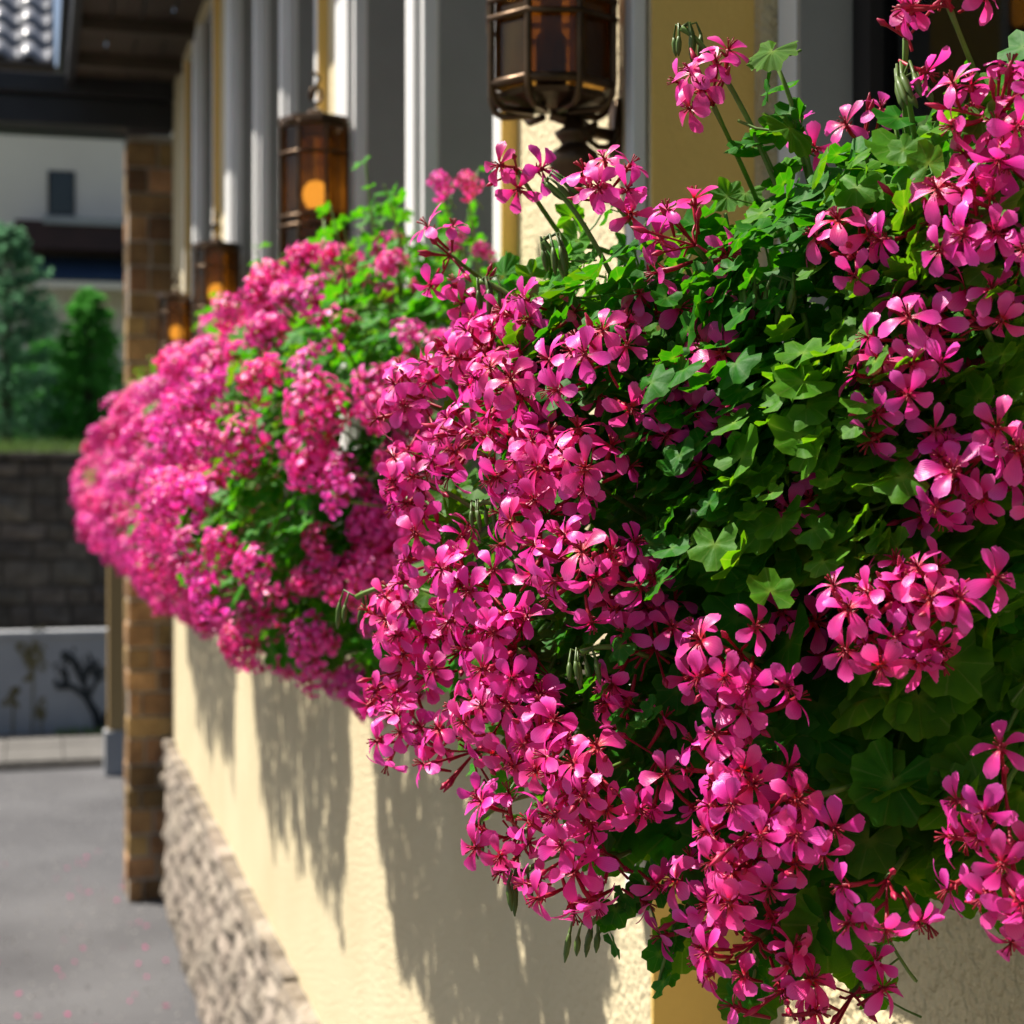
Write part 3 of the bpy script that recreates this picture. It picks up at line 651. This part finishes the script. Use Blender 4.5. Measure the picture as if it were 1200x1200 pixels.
def planter(y0, y1, xw, z, label):
    o = tag(empty('window_box', (xw - .13, (y0 + y1) / 2, z)), label, 'window box', 'window boxes along the wall')
    L = (y1 - y0) / 2; b = MB(); t = .012; w_ = .10; h = .16
    b.box(-w_, w_, -L, L, 0, t); b.box(-w_, -w_ + t, -L, L, t, h); b.box(w_ - t, w_, -L, L, t, h); b.box(-w_ + t, w_ - t, -L, -L + t, t, h); b.box(-w_ + t, w_ - t, L - t, L, t, h)
    b.build('trough', 'planter', o); MB().box(-w_ + t, w_ - t, -L + t, L - t, t, h - .02).build('soil', 'soil', o)
    MB().box(-w_ - .008, -w_ - .001, -L, L, h - .02, h + .004).build('rim', 'planter', o, bevel=.002)
    for yy in (-L * .7, L * .7): MB().box(-.06, .128, yy - .015, yy + .015, -.02, -.001).build('bracket', 'blackwood', o)
    return o

# ------------------------------------------------------------------ the near window box (in focus)
BZ = H - .20
planter(1.10, 2.04, NX, BZ, 'dark window box under the dark curtained window, hidden by trailing geraniums')
def zc_of(u): 
    pts = [(430, 1.52), (550, 1.40), (700, 1.28), (900, 1.20), (1200, 1.12)]
    if u <= 430: return 1.52
    for (a, za), (b, zb) in zip(pts[:-1], pts[1:]):
        if u <= b: return za + (zb - za) * (u - a) / (b - a)
    return 1.12
CL = [ # u, v, flowers, extra depth, spread
 (606,200,3,.10,.7),(722,238,8,.06,1),(528,300,4,.08,.8),(815,288,7,.05,1),(836,124,9,.08,.9),(1062,45,2,.04,.6),(1112,8,4,.02,.8),(1168,140,13,.0,1),(1182,195,9,.02,1),
 (1005,302,11,.02,1),(1082,262,7,.02,1),(1160,262,12,.0,1),(1196,315,9,.0,1),(1088,398,11,.0,1),(1062,458,12,.0,1),(1155,385,8,.02,1),(1128,560,11,.0,1),(1192,550,11,.0,1),
 (1085,602,4,.04,.9),(1062,712,15,-.03,1.1),(1008,742,10,-.02,1),(1122,705,10,-.02,1),(868,765,13,-.01,1),(872,840,9,-.01,1),(952,572,5,.04,.9),(830,465,11,.03,1),(800,500,6,.03,1),
 (712,425,12,.0,1),(640,385,12,.05,1),(575,412,10,.05,1),(500,472,10,.03,1),(545,430,8,.06,1),(600,462,12,.0,1),(622,538,14,-.02,1),(560,512,10,.0,1),(502,568,11,.0,1),(690,560,10,.0,1),
 (642,606,14,-.02,1),(692,662,12,-.02,1),(752,690,11,.02,1),(768,760,12,.02,1),(520,655,12,-.01,1),(485,715,11,.0,1),(478,785,11,.0,1),(495,855,11,.0,1),(575,690,13,-.02,1),(605,762,13,-.02,1),
 (592,838,13,-.02,1),(558,880,8,.02,1),(645,868,10,-.01,1),(702,908,13,-.02,1),(772,888,6,.0,.9),(612,975,11,.0,1),(672,1000,11,-.01,1),(722,1005,7,.02,.9),(868,915,13,-.02,1),(900,955,10,-.03,1),
 (962,932,7,-.01,.9),(884,1005,13,-.02,1),(1040,1030,9,-.02,1),(835,1055,10,.02,1),(890,1100,12,.0,1),(920,1160,10,.0,1),(1000,1165,4,.02,.9),(1178,925,9,-.03,1),(1185,1000,10,-.03,1),(1192,1060,5,-.02,.9),
 (885,390,6,.08,.9),(770,368,5,.06,.9),(845,432,7,.04,1),(1012,165,3,.22,.8),(942,178,2,.22,.7),(1000,445,4,.10,.9),(930,730,4,.06,.9),(1150,470,5,.08,.9),(545,762,9,.03,1),(650,800,7,.04,1),(675,470,7,.05,1),(740,820,5,.04,.9),(560,350,5,.14,.9)]
ends = [('lantern end', 1.85), ('middle', 1.5), ('dark window end', 1.15)]
plants = [Plant('geranium_plant', (NX - .14, y, BZ + .13), 'bright pink trailing geranium at the %s of the sharp near window box' % e, 'geraniums in the window boxes') for e, y in ends]
def pick(p): 
    if p.y > 1.30: return plants[0]
    if p.y > 1.12: return plants[1]
    return plants[2]
OUT = Vector((-.75, -.5, .1)).normalized()
core_pts = []
for (u, v, n, dz, sp) in CL:
    pos = at(u, v, zc_of(u) + dz + .012 + rnd(-.01, .01)); pl_ = pick(pos)
    src = Vector((NX - .16 + rnd(-.04, .04), max(1.16, min(1.98, pos.y + .25 + rnd(-.1, .15))), BZ + .15))
    away = pos - src; dirv = away.normalized() * .8 + Vector((-.35, -.25, .25)) + rvec(.2)
    # branch: rises out of the box, then trails to just behind the flower head
    root = pos - dirv.normalized() * rnd(.06, .09) + Vector((.02, .02, -.015))
    mid = src.lerp(root, .45) + Vector((0, 0, .10 + .12 * away.length)); path = bez(src, mid, root, 10)
    pl_.stem(path, .0045, .0026)
    core_pts += [(pl_, path, i) for i in range(2, 11)]
    pl_.cluster(pos, dirv, max(2, round(n * (.70 if u > 740 else .84))), rnd(.040, .048) if n > 5 else .033, root, sp, spent=random.randint(2, 6))
    for i in range(3):
        d = (rvec(1) + OUT * .5); d.normalize(); lp = root + Vector((.03, .03, -.01)) + d * rnd(.02, .05)
        pl_.leaf(lp, -SD * .7 + OUT * .5 + rvec(.7), rvec(1) + Vector((-.3, 0, -.3)), rnd(.016, .027))
# leaves along the branches
random.shuffle(core_pts)
for (pl_, path, i) in core_pts[:560]:
    p = path[i] + rvec(.05)
    if p.x > NX - .03: p.x = NX - .03 - rnd(0, .06)
    k = i / 10
    pl_.leaf(p, -SD * .6 + OUT * .5 + rvec(.75), rvec(1) + Vector((-.3, -.1, -.4)), rnd(.018, .034))
# top foliage: upright shoots in front of the window, seen against the ochre return
SHOOTS = [((908, 70), (960, 330)), ((880, 150), (960, 340)), ((925, 135), (965, 330)), ((700, 330), (760, 420)), ((640, 330), (700, 450)), ((990, 250), (1000, 380)), ((1050, 150), (1060, 330)), ((1090, 210), (1080, 360)), ((1130, 110), (1120, 300)),
          ((1185, 70), (1180, 260)), ((740, 310), (800, 420)), ((850, 250), (900, 400)), ((795, 290), (850, 420)), ((1030, 200), (1030, 360)), ((920, 300), (940, 420)), ((870, 330), (900, 440)), ((960, 200), (980, 360)), ((1150, 230), (1140, 360)), ((660, 300), (720, 430)), ((620, 310), (690, 450))]
for (a, b) in SHOOTS:
    dz = .10 + rnd(-.02, .06); p0 = at(*b, zc_of(b[0]) + dz + .04); p1 = at(*a, zc_of(a[0]) + dz); pl_ = pick(p0)
    path = bez(p0, p0.lerp(p1, .5) + rvec(.02), p1, 8); pl_.stem(path, .003, .0016)
    for i in range(9):
        p = path[i] + rvec(.018); pl_.leaf(p, -SD * .7 + OUT * .35 + rvec(.7), rvec(1) + Vector((-.4, 0, .3)), rnd(.014, .026) if i > 5 else rnd(.016, .026))
# foliage body: points in the volume between the flower front and the wall
REG = [(700, 300), (800, 330), (870, 250), (960, 180), (1060, 170), (1150, 110), (1215, 110), (1215, 1090), (1130, 1030), (1030, 1060), (960, 1090), (900, 1080), (800, 1010), (760, 1000), (640, 930), (560, 850), (500, 780), (490, 640), (530, 520), (580, 430), (620, 350)]
def inside(u, v):
    c = False; j = len(REG) - 1
    for i in range(len(REG)):
        (xi, yi), (xj, yj) = REG[i], REG[j]
        if (yi > v) != (yj > v) and u < (xj - xi) * (v - yi) / (yj - yi) + xi: c = not c
        j = i
    return c
cnt = 0
while cnt < 820:
    u, v = rnd(480, 1215), rnd(110, 1090)
    if not inside(u, v): continue
    dd = rnd(.03, .11) if cnt < 430 else rnd(.10, .40)
    p = at(u, v, zc_of(u) + dd); cnt += 1
    if p.x > NX - .02: p.x = NX - .02 - rnd(0, .05)
    f = max(0, (v - 500) / 500)
    nrm = -SD * (.8 - .4 * f) + Vector((-.4, -.75, .1)) * (.45 + .45 * f) + rvec(.55)
    pick(p).leaf(p, nrm, rvec(.7) + Vector((-.2, 0, -.8 * f - .1)), rnd(.02, .034) + (.008 if u > 880 and v > 560 else 0))
k = 0
while k < 430:
    u, v = rnd(600, 1215), rnd(110, 560)
    if not inside(u, v): continue
    p = at(u, v, zc_of(u) + rnd(.0, .09)); k += 1; pick(p).leaf(p, -SD * .75 + OUT * .3 + rvec(.6), rvec(1) + Vector((-.5, 0, 0)), rnd(.012, .023))
for i in range(75):
    u, v = rnd(490, 770), rnd(380, 930)
    if inside(u, v): p = at(u, v, zc_of(u) + rnd(-.02, .04)); pick(p).leaf(p, -SD * .8 + OUT * .3 + rvec(.6), rvec(1), rnd(.010, .019))
for i in range(170):
    u, v = rnd(760, 1060), rnd(400, 700)
    p = at(u, v, zc_of(u) + rnd(-.03, .05)); pick(p).leaf(p, -SD * .85 + Vector((-.2, -.4, 0)) + rvec(.5), rvec(1) + Vector((-.4, -.3, 0)), rnd(.012, .026))
# big single leaves the picture shows clearly
for (u, v, dz, s, dn) in [(1046, 915, .0, .034, (-.25, -1, .35)), (1076, 815, .01, .033, (-.1, -1, .3)), (968, 1085, .0, .036, (-.2, -1, .15)), (988, 640, .05, .042, (-.1, -1, .2)), (1100, 640, .05, .034, (-.2, -1, .3)), (1165, 690, .05, .036, (0, -1, .3)),
                          (960, 860, .02, .033, (-.5, -.7, .6)), (1110, 950, .04, .036, (-.2, -1, .3)), (1130, 1010, .04, .036, (-.2, -1, .1)), (800, 1105, .03, .026, (-.3, -.9, .1)), (878, 1165, .04, .028, (-.3, -1, .1)), (715, 985, .03, .030, (-.4, -.9, .1)),
                          (745, 950, .04, .036, (-.3, -1, .2)), (795, 965, .05, .036, (-.3, -1, .2)), (925, 150, .06, .026, (.3, -.6, .5)), (905, 60, .06, .022, (-.5, -.5, .7)), (1180, 780, .05, .034, (-.2, -1, .3)), (1150, 850, .06, .034, (-.1, -1, .3)), (850, 660, .03, .03, (-.4, -.8, .5))]:
    p = at(u, v, zc_of(u) + dz + .03); pl_ = pick(p)
    link('leaf', random.choice(LEAVES[2::3]), pl_.o, frame(pl_.P(p), Vector(dn) + rvec(.1), Vector((rnd(-.6, .2), 0, -1)), s))
# hanging bud clusters on arched stalks
for (ub, vb, ur, vr, dz) in [(798, 32, 905, 200, .10), (1058, 92, 1085, 260, .06), (636, 282, 690, 400, .06), (562, 330, 640, 390, .05), (480, 572, 560, 600, .0), (418, 700, 520, 700, .0), (885, 335, 900, 450, .05), (556, 968, 640, 930, .02), (616, 1022, 690, 1000, .0), (690, 1085, 770, 1050, .02),
                             (560, 590, 640, 620, -.02), (680, 765, 760, 770, -.03), (1000, 520, 1040, 600, .04), (930, 330, 960, 470, .04), (640, 215, 720, 330, .09)]:
    p = at(ub, vb, zc_of(ub) + dz); q = at(ur, vr, zc_of(ur) + dz + .05); pick(q).buds(p, q)
# trailing leafy sprigs below
for (a, b) in [((700, 1095), (790, 1040)), ((740, 1060), (800, 1010)), ((790, 1100), (830, 1020)), ((770, 1160), (800, 1060)), ((880, 1165), (900, 1080))]:
    p0 = at(*b, zc_of(b[0]) + .06); p1 = at(*a, zc_of(a[0]) + .04); pl_ = pick(p0); path = bez(p0, p0.lerp(p1, .5) + Vector((0, 0, .01)), p1, 6); pl_.stem(path, .002, .0012)
    for i in (2, 3, 4, 5, 6): pl_.leaf(path[i] + rvec(.01), OUT + rvec(.6), rvec(.5) + Vector((0, 0, -1)), rnd(.009, .02))
for p in plants: p.finish()

# ------------------------------------------------------------------ the farther window boxes
def cluster_lo(nfl):
    b = MB(); dirv = Vector((0, 0, 1)); fl = umbel(dirv, nfl, rnd(.034, .056), 1.0)
    for d, p in fl: b.join(random.choice(FLOW_LO), frame(p, d + rvec(.2), Vector((0, 1, .3)) + rvec(.3), rnd(.85, 1.1)))
    b.mi = 1
    for d, p in fl: b.tube([Vector((0, 0, -.01)), p - d * .022], [.0012, .0012], 3, False)
    b.mi = 2; b.tube([(0, .01, -.12), (0, .004, -.05), (0, 0, -.008)], [.0022, .002, .0026], 4, False)
    return b
CLO = [cluster_lo(random.choice((6, 8, 10, 12))).mesh('flower_cluster', ['petal', 'redstem', 'stem'], True) for _ in range(8)]
sprays = [(546, 219, 560, 330, 2.72), (514, 219, 545, 320, 2.72), (566, 298, 570, 380, 2.7), (535, 285, 560, 370, 2.72), (455, 345, 470, 430, 2.85), (492, 338, 500, 420, 2.85)]
def far_box(y0, y1, names, place, nclus, nleaf, seed, rd=.42):
    random.seed(seed)
    planter(y0 + .05, y1 - .05, WX, BZ, 'dark window box between the %s, hidden by pink geraniums' % place)
    n = len(names); ps = []
    for i, nm in enumerate(names):
        yy = y0 + (y1 - y0) * (i + .5) / n
        ps.append(Plant('geranium_plant', (WX - .13, yy, BZ + .13), 'pink geranium, %s box between %s' % (nm, place), 'geraniums in the window boxes'))
    def surf(y, a, k):
        """outer skin of the mass: a = angle from straight up over the street side to hanging down"""
        e = (y - y0) / (y1 - y0); ed = min(1, (max(0, min(e, 1 - e)) * (y1 - y0) + .10) / .28) ** .5
        bump = 1 + .16 * noise.noise(Vector((y * 4.2, a * 1.7, seed))) + .10 * noise.noise(Vector((y * 11, a * 4, seed + 9)))
        rx, ru = .46, .46; c = Vector((WX - .10, y, H - .06))
        x = -math.sin(a) * rx; zz = math.cos(a) * (ru if a < math.pi / 2 else rd)
        return c + Vector((x, 0, zz)) * k * bump * ed, Vector((x, (e - .5) * -.3 * 0, zz * 1.0)).normalized()
    for j in range(nclus):
        y = rnd(y0, y1); a = math.pi * (rnd(.02, .92) ** .92)
        if a < .4 and rnd(0, 1) < .3: a = rnd(.6, 2.4)
        k = rnd(.86, 1.04)
        if j % 7 == 0: y = y0 + rnd(-.05, .06); a = rnd(.1, 2.6); k = rnd(.35, 1.0)
        p, nrm = surf(y, a, k); p.x = min(p.x, WX - .05); pl_ = ps[max(0, min(n - 1, int((y - y0) / (y1 - y0) * n)))]
        e = (y - y0) / (y1 - y0); nrm = nrm + Vector((-.2, -.6 if e < .15 else rnd(-.5, .25), .25)) + rvec(.25)
        link('flower_cluster', random.choice(CLO), pl_.o, frame(pl_.P(p), nrm, UP + rvec(.6), rnd(.85, 1.2)))
    for j in range(nleaf):
        y = rnd(y0 + .02, y1 - .02); a = rnd(-.25, math.pi * .93); k = rnd(.45, .93) ** .7
        if j % 6 == 0: y = y0 + .03 + abs(random.gauss(0, .12)); k = rnd(.05, .95) ** .6
        p, nrm = surf(y, a, k); p.x = min(p.x, WX - .025); pl_ = ps[min(n - 1, int((y - y0) / (y1 - y0) * n))]
        nl = nrm * .5 - SD * .7 + Vector((0, -.2, 0)) + rvec(.6); up = rvec(1) + Vector((-.3, 0, -.4)); s = rnd(.022, .036)
        if pl_.nleaf < 230: link('leaf', random.choice(LEAVES), pl_.o, frame(pl_.P(p), nl, up, s)); pl_.nleaf += 1
        else: pl_.stuff.join(random.choice(LEAF_LO), frame(pl_.P(p), nl, up, s)); pl_.stuffed = True
    for j in range(int(22 * (y1 - y0))):
        y = rnd(y0, y1); p, nrm = surf(y, rnd(-.1, .5), 1.0); q = p + Vector((rnd(-.06, .03), rnd(-.08, .05), rnd(.04, .13))); pl_ = ps[min(n - 1, int((y - y0) / (y1 - y0) * n))]
        pl_.stem([p - Vector((0, 0, .1)), p, q], .0025, .0015)
        for i in range(5): pl_.stuff.join(random.choice(LEAF_LO), frame(pl_.P(p.lerp(q, i / 4)) + rvec(.02), -SD + rvec(.7), rvec(1), rnd(.014, .026))); pl_.stuffed = True
    for (u, v, u2, v2, zc) in (sprays if seed == 21 else []):
        p = at(u, v, zc); q = at(u2, v2, zc + .05); ps[0].stem(bez(q, q.lerp(p, .5) + rvec(.02), p, 6), .0022, .0016)
        link('flower_cluster', CLO[u % 8], ps[0].o, frame(ps[0].P(p), Vector((-.5, -.6, .4)), UP, .56))
    for p in ps: p.finish()
far_box(2.62, 4.32, ['blossoming lantern end of', 'blossoming middle of', 'blossoming far end of'], 'first and second lanterns', 265, 1700, 21, .35)
far_box(4.72, 6.75, ['blurred near part of', 'blurred middle of', 'blurred far part of'], 'second and third lanterns', 310, 1500, 33)
far_box(7.35, 9.45, ['small blurred near part of', 'small blurred middle of', 'small blurred pillar end of'], 'third and fourth lanterns', 340, 1300, 45, .47)

# ------------------------------------------------------------------ fallen petals on the asphalt
random.seed(5); fp = MB()
for i in range(70):
    x, y = .73 - abs(random.gauss(0, .35)) - .05, rnd(6.5, 12); a = rnd(0, 6.28); s = rnd(.010, .018); c_, s_ = math.cos(a) * s, math.sin(a) * s
    fp.add([(x - c_, y - s_, .006), (x + s_ * .6, y - c_ * .6, .009), (x + c_, y + s_, .012), (x - s_ * .6, y + c_ * .6, .008)], [(0, 1, 2, 3)], [(0, .6)] * 4)
tag(fp.build('fallen_petals', 'petal'), 'scattered pink petals lying on the asphalt by the wall', 'petals', kind='stuff')

MAT['grit'] = M_noise('pale_grit', (.30, .28, .26), (.5, .48, .45), 20, .8)
gr = MB()
for i in range(1500):
    x, y = rnd(-.9, .72), rnd(6, 15); q = rnd(.004, .011); a = rnd(0, 6.28); t = [(x + q * math.cos(a + k * 2.09), y + q * math.sin(a + k * 2.09), .001) for k in range(3)] + [(x, y, .001 + q)]
    gr.add(t, [(0, 1, 3), (1, 2, 3), (2, 0, 3)])
tag(gr.build('loose_grit', 'grit'), 'pale grit scattered over the asphalt road', 'gravel', kind='stuff')
